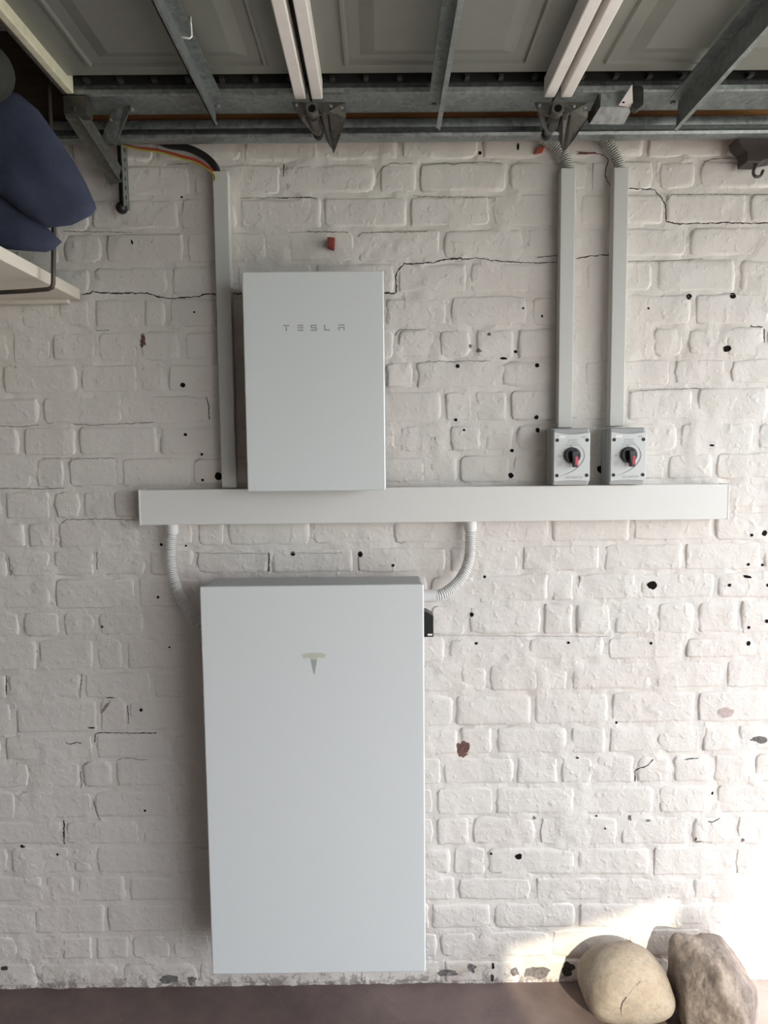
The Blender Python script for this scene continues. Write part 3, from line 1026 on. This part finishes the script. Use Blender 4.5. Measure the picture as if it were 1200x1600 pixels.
# ------------------------------------------------------------------ overhead garage door
ZS = 2.655                     # underside of the door sheet
Y_IN, Y_OUT = -0.297, -4.7
XJ = [at(108, 150, -.24).x, at(485, 155, -.24).x, at(868, 157, -.24).x]
XJ.append(XJ[2] * 2 - XJ[1])
door = thing('garage_door', ((XJ[0] + XJ[3]) / 2, -2.4, ZS), 'open sectional garage door lying overhead, pale panels with white joint rails', 'garage door')
for k in range(3):
    xa, xb = XJ[k] + .003, XJ[k + 1] - .003
    m = MB(); m.box(xa, xb, Y_OUT, Y_IN, ZS, ZS + .004)
    sec = m.build('door_section', 'doorskin', door)
    m = MB(); m.box(xa, xb, Y_OUT, -.155, ZS + .03, ZS + .045)
    m.build('outer_skin', 'void', sec)
    m = MB(); m.box(xa, xb, Y_IN + .0005, -.155, ZS + .0, ZS + .030)
    m.f = m.f[:]
    mm = MB(); mm.box(xa, xb, -.262, -.255, ZS - .004, ZS + .03)
    mm.build('inner_return', 'void', sec)
    # embossed raised panel
    y = -.335
    while y > Y_OUT + .5:
        yb = max(y - 1.35, Y_OUT + .08)
        ix0, ix1 = xa + .088, xb - .088
        rings = [(0, .0005), (.004, -.006), (.010, -.006), (.0135, .0003), (.042, .0003), (.075, -.009), (.085, -.009)]
        vs_, fs = [], []
        for d, z in rings:
            vs_ += [(ix0 + d, y - d, ZS + z - .0008), (ix1 - d, y - d, ZS + z - .0008), (ix1 - d, yb + d, ZS + z - .0008), (ix0 + d, yb + d, ZS + z - .0008)]
        for r_ in range(len(rings) - 1):
            for q in range(4):
                fs.append((r_ * 4 + q, r_ * 4 + (q + 1) % 4, r_ * 4 + 4 + (q + 1) % 4, r_ * 4 + 4 + q))
        b = (len(rings) - 1) * 4
        fs.append((b, b + 1, b + 2, b + 3))
        mm = MB(); mm.add(vs_, fs)
        mm.build('raised_panel', 'doorskin', sec)
        y = yb - .12
    # galvanised end stile with a rolled near lip
    mm = MB()
    mm.prism([(xa, -.252, 2.627), (xa, -.258, 2.629), (xa, -.260, 2.639), (xa, -.256, 2.655), (xa, -.165, 2.655), (xa, -.150, 2.649), (xa, -.148, 2.637), (xa, -.152, 2.629)], (xb - xa, 0, 0))
    mm.build('end_stile', 'galv', sec)
    # clenched tabs in the dark slot
    n = int((xb - xa) / .085)
    for q in range(n):
        tx = xa + .05 + q * .085
        mm = MB(); mm.box(tx, tx + .012, -.282, -.262, ZS - .003, ZS + .004)
        mm.build('tab', 'darksteel', sec)
    # edge rails at the joints
    for side in (0, 1):
        if k == 0 and side == 0:
            mm = MB(); mm.box(xa - .001, xa + .019, Y_OUT, -.262, 2.628, ZS + .02)
            mm.build('edge_rail', 'dooredge', sec, bevel=.003)
            mm = MB(); mm.box(xa - .010, xa - .001, Y_OUT, -.262, 2.626, ZS + .02)
            mm.build('edge_seal', 'rod', sec, bevel=.003)
        elif side == 0:
            mm = MB(); mm.box(xa + .003, xa + .031, Y_OUT, -.268, 2.607, ZS + .001)
            mm.build('edge_rail', 'doorwhite', sec, bevel=.003)
        else:
            mm = MB(); mm.box(xb - .034, xb - .006, Y_OUT, -.268, 2.607, ZS + .001)
            mm.build('edge_rail', 'doorwhite', sec, bevel=.003)
    if k < 2:
        mm = MB(); mm.box(xb - .006, xb + .012, Y_OUT, -.262, ZS - .012, ZS + .02)
        mm.build('joint_strip', 'void', sec)
# reinforcing struts across the sections
for px, py in ((337, 199), (686, 204), (1055, 206)):
    e = at(px, py, -.185)
    x = e.x
    m = MB()
    m.prism([(x, -.185, e.z), (x, -.200, 2.6285), (x, Y_OUT, 2.6285), (x, Y_OUT, e.z)], (.0028, 0, 0))
    m.prism([(x, -.205, 2.6285), (x + .032 if px < 600 else x - .030, -.215, 2.6285), (x + .032 if px < 600 else x - .030, Y_OUT, 2.6285), (x, Y_OUT, 2.6285)], (0, 0, -.003))
    m.prism([(x, -.190, e.z), (x + (.009 if px < 600 else -.009), -.200, e.z), (x + (.009 if px < 600 else -.009), Y_OUT, e.z), (x, Y_OUT, e.z)], (0, 0, .0022))
    sto = m.build('strut', 'galv' if px < 1000 else 'galv', door)
    xb_ = x + (.014 if px < 600 else -.014)
    mm = MB(); mm.lathe((xb_ if px > 600 else x + .010, -.200, 2.6265), (0, 0, -1), [(0, .007), (.004, .0065), (.006, .003)], 10)
    mm.build('bolt', 'galv', sto, True, autosmooth=40)

# little white wire hook on the first section
hp = [at(*q_, -.54) for q_ in ((298, 34), (299, 45), (299.5, 57), (296, 60), (290, 59), (284, 58))]
m = MB(); m.tube([hp[0] + Vector((0, 0, .012))] + hp, .0019, 8)
tag(m.build('wire_hook', 'sticker', None, True), 'small white bent wire hook under the leftmost door section', 'hook')

# ------------------------------------------------------------------ track
trk = thing('door_track', (0.0, -.07, 2.585), 'galvanised door track running along the top of the brick wall', 'door track')


def sweep_x(prof, x0, x1, th):
    """open sheet profile (y, z) of thickness th extruded along x"""
    m = MB()
    n = len(prof)
    off = []
    for i in range(n):
        a = Vector(prof[max(0, i - 1)]); b = Vector(prof[min(n - 1, i + 1)])
        t = (b - a).normalized()
        off.append((prof[i][0] - t.y * th, prof[i][1] + t.x * th))
    loop = list(prof) + off[::-1]
    m.prism([(x0, y, z) for y, z in loop], (x1 - x0, 0, 0))
    return m


TX0 = at(62, 225, -.1).x
prof = [(-.106, 2.611), (-.108, 2.621), (-.106, 2.632), (-.098, 2.639), (-.080, 2.641), (-.062, 2.635), (-.054, 2.623), (-.052, 2.611),
        (-.053, 2.6), (-.058, 2.594), (-.070, 2.5905), (-.090, 2.5885), (-.104, 2.59), (-.1065, 2.595), (-.105, 2.5995)]
m = sweep_x(prof, TX0, 1.95, .0022)
m.build('rail', 'galv', trk, True, autosmooth=35)
for xx in (-.6, .1, .62, 1.3):
    mm = MB(); mm.box(xx, xx + .03, -.053, -.006, 2.617, 2.636)
    mm.build('wall_bracket', 'galv', trk, bevel=.001)
for px, py in ((707, 208), (129, 190)):
    c = at(px, py, -.056)
    mm = MB(); mm.lathe((c.x, -.054, c.z), (0, -1, 0), [(0, .009), (.003, .0085), (.007, .005), (.008, 0)], 14)
    mm.build('bolt', 'galv', trk, True, autosmooth=50)

# ------------------------------------------------------------------ roller hinges
def hinge(px, label):
    """all outlines are given relative to the middle of the sleeve and stand at their own depth"""
    sc = at(px, 174, -.27)
    k = 1 / (F_PX / (-.25 - CAM_Y)) / math.cos(PITCH)
    t = door

    def plate(name, pts, y, th, mat, bev=0.0):
        m = MB()
        m.prism([(sc.x + u * k, y + dy, sc.z - (v - 265 * dy) * k) for u, v, dy in pts], (0, th, 0))
        return m.build(name, mat, t, bevel=bev)

    t = bp = plate('roller_hinge', [(-31, -16, 0), (49, -15, 0), (49, -2, 0), (24, 1, 0), (10, 3, 0), (-12, 4, 0), (-26, -4, 0)], -.262, .006, 'dirtysteel', .001)
    bp['label'] = label
    plate('gusset', [(-30, -14, 0), (-12, -12, 0), (-4, 6, .02), (8, 26, .07), (5, 32, .08), (-4, 29, .07), (-18, 12, .03)], -.264, .004, 'dirtysteel')
    plate('gusset', [(24, -1, 0), (48, -13, 0), (49, 8, .01), (38, 36, .05), (30, 54, .085), (26, 61, .10), (24, 50, .085), (22, 20, .04)], -.266, .004, 'dirtysteel')
    plate('gusset', [(13, 2, 0), (23, -1, 0), (22, 20, .03), (24, 50, .075), (15, 34, .06)], -.252, .004, 'darksteel')
    m = MB()
    m.lathe((sc.x, -.288, sc.z), (0, 1, 0), [(.004, .0085), (0.0, .0105), (0, .0150), (.004, .0165), (.010, .0155), (.060, .0150)], 24)
    m.build('sleeve', 'dirtysteel', t, True, autosmooth=40)
    m = MB(); m.lathe((sc.x, -.2855, sc.z), (0, 1, 0), [(0, .0088), (.001, .0088)], 18)
    m.build('sleeve_bore', 'hole', t)
    m = MB(); m.tube([(sc.x + .001, -.262, sc.z - .010), (sc.x + .003, -.215, sc.z - .007), (sc.x + .004, -.165, sc.z - .003)], .0115, 16)
    m.build('roller_stem', 'darksteel', t, True, autosmooth=40)
    m = MB(); m.lathe((sc.x + .004, -.158, sc.z - .003), (0, 1, 0), [(0, .007), (.004, .0135), (.016, .0135), (.020, .007)], 20)
    m.build('roller', 'black', t, True, autosmooth=40)
    m = MB(); m.tube([(sc.x + .026, -.268, sc.z + .004), (sc.x + .030, -.190, sc.z - .010)], .0085, 14)
    m.build('knuckle', 'darksteel', t, True, autosmooth=40)
    for u, v in ((27, -9), (43, -7), (-24, -11)):
        mm = MB(); mm.lathe((sc.x + u * k, -.261, sc.z - v * k), (0, -1, 0), [(0, .0052), (.004, .0046), (.006, .002)], 10)
        mm.build('bolt', 'galv', bp, True, autosmooth=40)
    return t


hinge(488, 'grimy roller hinge at the left white joint rail of the overhead door')
hinge(869, 'grimy roller hinge at the right white joint rail of the overhead door')

# ------------------------------------------------------------------ latch bracket on the right section
q = [at(938, 167, -.24), at(989, 167, -.24), at(975, 194, -.20), at(921, 194, -.20)]
m = MB(); m.prism(q, (0, .003, .003))
lb = m.build('latch_bracket', 'galv', door)
lb['label'] = 'folded galvanised bracket with a dark rounded stop'
m = MB(); m.prism([q[0], q[3], q[3] + Vector((.001, .03, .03)), Vector((q[0].x - .006, -.245, 2.6285)), ], (.0025, 0, 0))
m.build('side_flange', 'darksteel', lb)
m = MB(); m.prism([Vector((q[0].x, -.246, 2.627)), Vector((q[1].x - .02, -.246, 2.627)), q[1] + Vector((-.02, 0, 0)), q[0]], (0, .002, 0))
m.build('top_flange', 'galv', lb)
r0 = [at(967, 164, -.25), at(988, 132, -.30), at(989, 168, -.25)]
m = MB(); m.prism(r0, (0, .004, .001))
tabp = m.build('tab', 'doorwhite', lb)
c = at(973, 161, -.252)
m = MB(); m.lathe((c.x, -.2595, c.z), (0, 1, 0), [(0, .0035), (.002, .0035)], 12)
m.build('bolt_hole', 'hole', lb)
ds = [at(988, 132, -.26), at(1003, 133, -.26), at(1006, 137, -.26), at(1006, 164, -.26), at(996, 172, -.26), at(988, 168, -.26)]
m = MB(); m.prism(ds, (0, .02, 0))
m.build('rubber_stop', 'darksteel', lb, bevel=.002)

# ------------------------------------------------------------------ track hanger, far left of the door
vx = at(193, 275, -.05).x
hz0 = at(195, 320, -.05).z
hg = thing('track_hanger', (vx, -.05, hz0), 'steel angle hanger with diagonal arm beside the navy cover', 'bracket')
m = MB(); m.box(vx - .027, vx, -.016, -.013, hz0, 2.615)
m.build('wall_leg', 'darksteel', hg)
m = MB(); m.box(vx - .003, vx, -.056, -.013, hz0 - .004, 2.615)
pl = m.build('perforated_leg', 'galv', hg)
for k in range(7):
    mm = MB(); mm.prism([(vx + .0003, -.040, hz0 + .020 + k * .026), (vx + .0003, -.034, hz0 + .020 + k * .026), (vx + .0003, -.034, hz0 + .030 + k * .026), (vx + .0003, -.040, hz0 + .030 + k * .026)], (.0003, 0, 0))
    mm.build('slot', 'hole', pl)
m = MB(); m.lathe((vx - .014, -.030, hz0 - .004), (0, -1, 0), [(0, .016), (.010, .0165), (.018, .013), (.022, .006), (.023, 0)], 18)
m.build('bolt_head', 'black', hg, True, autosmooth=60)


def bar(a, b, w, th, side, name, mat, par):
    a = Vector(a); b = Vector(b); t = (b - a).normalized()
    side = (Vector(side) - t * Vector(side).dot(t)).normalized()
    nn = t.cross(side)
    m = MB()
    m.prism([a, a + side * w, a + side * w + nn * th, a + nn * th], b - a)
    return m.build(name, mat, par)


A0, A1 = at(121, 152, -.25), at(190, 262, -.055)
bar(A0, A1, .042, .003, (0, 0, -1), 'diagonal_arm', 'dirtysteel', hg)
bar(A0 + Vector((0, 0, -.040)), A1 + Vector((0, 0, -.040)), .036, .003, (-1, 0, -.1), 'diagonal_arm', 'dirtysteel', hg)
m = MB(); m.prism([at(183, 153, -.20), at(196, 154, -.20), at(204, 168, -.20), at(180, 227, -.14), at(160, 212, -.14)], (0, .003, 0))
stp = m.build('flat_strap', 'galv', hg)
for px, py, r in ((196, 156, .006), (205, 170, .006), (173, 187, .003)):
    c = at(px, py, -.203)
    mm = MB(); mm.lathe((c.x, -.199, c.z), (0, -1, 0), [(0, r), (.005, r * .9), (.007, r * .4)], 12)
    mm.build('bolt', 'galv', hg, True, autosmooth=40)
m = MB(); m.box(at(108, 150, -.25).x - .012, at(138, 150, -.25).x, -.262, -.225, 2.58, 2.626)
m.build('corner_block', 'darksteel', hg, bevel=.003)

# ------------------------------------------------------------------ hook at the right edge
hk = [(1153, 214), (1154, 221), (1159, 229), (1167, 235.5), (1167, 252.5), (1189, 253.5), (1196, 250), (1216, 247), (1216, 214)]
pts = [at(px, py, -.075) for px, py in hk]
hkt = thing('wall_hook', tuple(at(1185, 275, -.05)), 'dark brown steel holder with open hook at the right end of the track', 'hook')
m = MB(); m.prism(pts, (0, .055, 0))
m.build('holder', 'brownsteel', hkt, bevel=.003)
hp = [at(px, py, -.06) for px, py in ((1183, 248), (1183, 256), (1179, 263), (1177, 269), (1179, 274.5), (1184, 276.5), (1189, 274), (1192.5, 266))]
m = MB(); m.tube(bez(hp, 6), .0042, 12)
m.build('hook', 'darksteel', hkt, True)

# ------------------------------------------------------------------ small red bits in the wall
c = at(518.5, 381, -.02)
m = MB(); m.prism([(c.x - .013, -.006, c.z - .011), (c.x + .006, -.006, c.z - .017), (c.x + .010, -.006, c.z + .015), (c.x - .012, -.006, c.z + .017)], (0, -.026, 0))
tag(m.build('wall_plug', 'redplug', None, bevel=.002), 'dark red plug sticking out of the wall above the smaller cabinet', 'plug')
m = MB(); m.prism([at(836, 239, -.016), at(840, 229.5, -.016), at(852, 227.5, -.016), at(848, 236.5, -.016)], (0, .012, 0))
tag(m.build('red_fragment', 'redbit', None, bevel=.001), 'bright orange-red fragment on the wall below the track', 'fragment')

# ------------------------------------------------------------------ shelf, rod and navy cover on the left
sx1 = at(127, 462, -.004).x
sz0 = at(100, 470, -.004).z
sh = thing('wall_shelf', (sx1 - .6, -.4, sz0), 'white melamine shelf at the left edge under the navy cover', 'shelf')
m = MB(); m.box(sx1 - 1.4, sx1, -.72, -.012, sz0, sz0 + .032)
m.build('board', 'shelf', sh, bevel=.002)
m = MB(); m.box(sx1 - 1.4, sx1 - .03, -.030, -.010, sz0 - .012, sz0)
m.build('batten', 'shelf', sh, bevel=.002)
rp = [at(84, 300, -.26), at(84, 360, -.26), at(83.5, 420, -.26), at(83, 443, -.26), at(81, 449.5, -.26), at(75, 452, -.26), at(40, 455, -.26), at(-60, 460, -.26)]
top_ = Vector((rp[0].x, -.26, 2.97))
m = MB(); m.tube([top_] + rp, .0058, 10)
tag(m.build('hanging_rod', 'rod', None, True), 'bent brown metal rod looping under the white shelf', 'rod')


def puff(mb, pts, y0, t, back=.5, wr=0.012, seed=0):
    n = len(pts)
    c = sum(pts, Vector()) / n
    levels = [(1, 0), (.97, .34), (.90, .60), (.78, .80), (.6, .93), (.35, 1.0)]
    for sgn in (-1, 1):
        rings = []
        for s_, h in levels:
            ring = []
            for p in pts:
                q = c + (p - c) * s_
                w = wr * h * noise.noise(Vector((q.x * 9 + seed, q.z * 9, seed)))
                ring.append(Vector((q.x, y0 + sgn * (t * h * (1 if sgn < 0 else back) + w), q.z)))
            rings.append(ring)
        vs_ = [p for r_ in rings for p in r_] + [Vector((c.x, y0 + sgn * t * (1 if sgn < 0 else back), c.z))]
        fs = []
        for r_ in range(len(levels) - 1):
            for k in range(n):
                fs.append((r_ * n + k, r_ * n + (k + 1) % n, (r_ + 1) * n + (k + 1) % n, (r_ + 1) * n + k))
        b = (len(levels) - 1) * n
        for k in range(n):
            fs.append((b + k, b + (k + 1) % n, len(vs_) - 1))
        mb.add(vs_, fs)


def resample_poly(P_):
    out = []
    for a_, b_ in zip(P_, P_[1:] + P_[:1]):
        for k_ in range(3):
            out.append(a_ + (b_ - a_) * (k_ / 3))
    return out


nv = thing('folded_cover', tuple(at(0, 400, -.34)), 'navy blue fabric cover folded on the white shelf, its corner hanging over', 'fabric cover')
upx = [(-150, 130), (-60, 118), (0, 137), (30, 147), (60, 172), (88, 212), (115, 251), (135, 287), (147, 315), (151, 326), (142, 337), (112, 352), (75, 356), (40, 336), (0, 306), (-60, 296), (-150, 290)]
m = MB()
pp = resample_poly([at(px, py, -.36) for px, py in upx])
puff(m, pp, -.36, .035, .8, .022, 3)
m.build('upper_fold', 'navy', nv, True, autosmooth=70)
lpx = [(-150, 285), (-60, 288), (0, 300), (40, 330), (70, 352), (97, 378), (84, 390), (72, 394), (25, 391), (0, 388), (-60, 385), (-150, 380)]
m = MB()
pp = resample_poly([at(px, py, -.33) for px, py in lpx])
puff(m, pp, -.33, .028, .8, .018, 8)
m.build('lower_fold', 'navy', nv, True, autosmooth=70)

gb = [at(-25 + 42 * math.cos(a), 112 + 46 * math.sin(a), -.53) for a in [i * math.pi / 10 for i in range(20)]]
m = MB(); puff(m, gb, -.53, .06, .8, .01, 5)
tag(m.build('fabric_roll', 'greycloth', None, True), 'dark grey rounded fabric roll above the navy cover at the left edge', 'fabric roll')

# ------------------------------------------------------------------ boulders


def rock(name, planes, center, scale, sub, amp, freq, mat, label, seed, soft=10.0):
    bm = bmesh.new()
    bmesh.ops.create_icosphere(bm, subdivisions=sub, radius=1)
    pl = [(Vector(n_).normalized(), d) for n_, d in planes]
    for v in bm.verts:
        d = v.co.normalized()
        acc = 0.0
        for n_, dd in pl:
            k = n_.dot(d)
            if k > 1e-3:
                acc += (k / dd) ** soft
        r = acc ** (-1 / soft)
        p = d * r
        q = p * freq + Vector((seed, seed * 2, 0))
        p += d * (amp * noise.noise(q) + amp * .45 * noise.noise(q * 2.7) + amp * .2 * noise.noise(q * 7))
        v.co = Vector((p.x * scale[0], p.y * scale[1], p.z * scale[2]))
    zmin = min(v.co.z for v in bm.verts)
    for v in bm.verts:
        v.co.z -= zmin
    me = bpy.data.meshes.new(name)
    bm.to_mesh(me); bm.free()
    me.materials.append(M[mat])
    me.polygons.foreach_set('use_smooth', [True] * len(me.polygons))
    o = bpy.data.objects.new(name, me)
    COL.objects.link(o)
    o.location = center
    o['_org'] = Vector(center)
    return tag(o, label, 'boulder')


bc = at(979, 1540, -.15)
R1 = rock('boulder', [((1, 0, 0), 1.0), ((-1, 0, 0), .98), ((0, 1, 0), 1), ((0, -1, 0), 1), ((.1, 0, 1), 1.0), ((0, 0, -1), .92),
                      ((-.75, 0, .66), .90), ((.85, 0, .5), .93), ((.5, 0, -.9), 1.08), ((-.8, 0, -.6), 1.06), ((0, -.7, .7), 1.02), ((0, .7, .7), 1.0), ((0, -.7, -.7), .84)],
          (bc.x, -.140, -.004), (.150, .125, .128), 5, .028, 1.6, 'stone1', 'smooth rounded beige boulder with a hairline crack, nearer the battery', 4, 4.0)
bc2 = at(1121, 1540, -.21)
R2 = rock('boulder', [((1, 0, 0), 1.0), ((-1, .1, 0), .95), ((0, 1, 0), .9), ((-.55, -.9, .05), .82), ((.75, -.75, .08), .84), ((.05, .1, 1), .97), ((0, 0, -1), 1.0),
                      ((.75, -.1, .72), .93), ((-.62, -.2, .8), .98), ((.2, -.75, .75), .98), ((-.8, .3, -.5), 1.1), ((.3, -.8, -.5), 1.08), ((.9, 0, -.35), 1.02)],
          (bc2.x, -.205, -.006), (.112, .135, .122), 6, .055, 2.3, 'stone2', 'angular rough brown boulder with a vertical ridge, half in the sunlight', 9, 22.0)
# hairline crack on the smooth boulder
bt = BVHTree.FromPolygons([tuple(R1.matrix_basis @ v.co) for v in R1.data.vertices], [tuple(p.vertices) for p in R1.data.polygons])
m = MB(); vs_ = []
cp = [(1001, 1533), (995, 1540), (987, 1549), (979, 1558), (973, 1566), (970, 1576), (971, 1586)]
for k, (px, py) in enumerate(cp):
    for s_ in (-.9, .9):
        h = bt.ray_cast(CAM, ray(px + s_ * (.4 + .6 * math.sin(math.pi * k / 6)), py + s_ * .5).normalized())
        p = h[0] if h[0] is not None else at(px, py, -.3)
        vs_.append(p + (CAM - p).normalized() * .0012)
m.add(vs_, [(2 * k, 2 * k + 1, 2 * k + 3, 2 * k + 2) for k in range(len(cp) - 1)])
m.build('crack', 'rod', R1)

for o in bpy.data.objects:
    if '_org' in o:
        del o['_org']
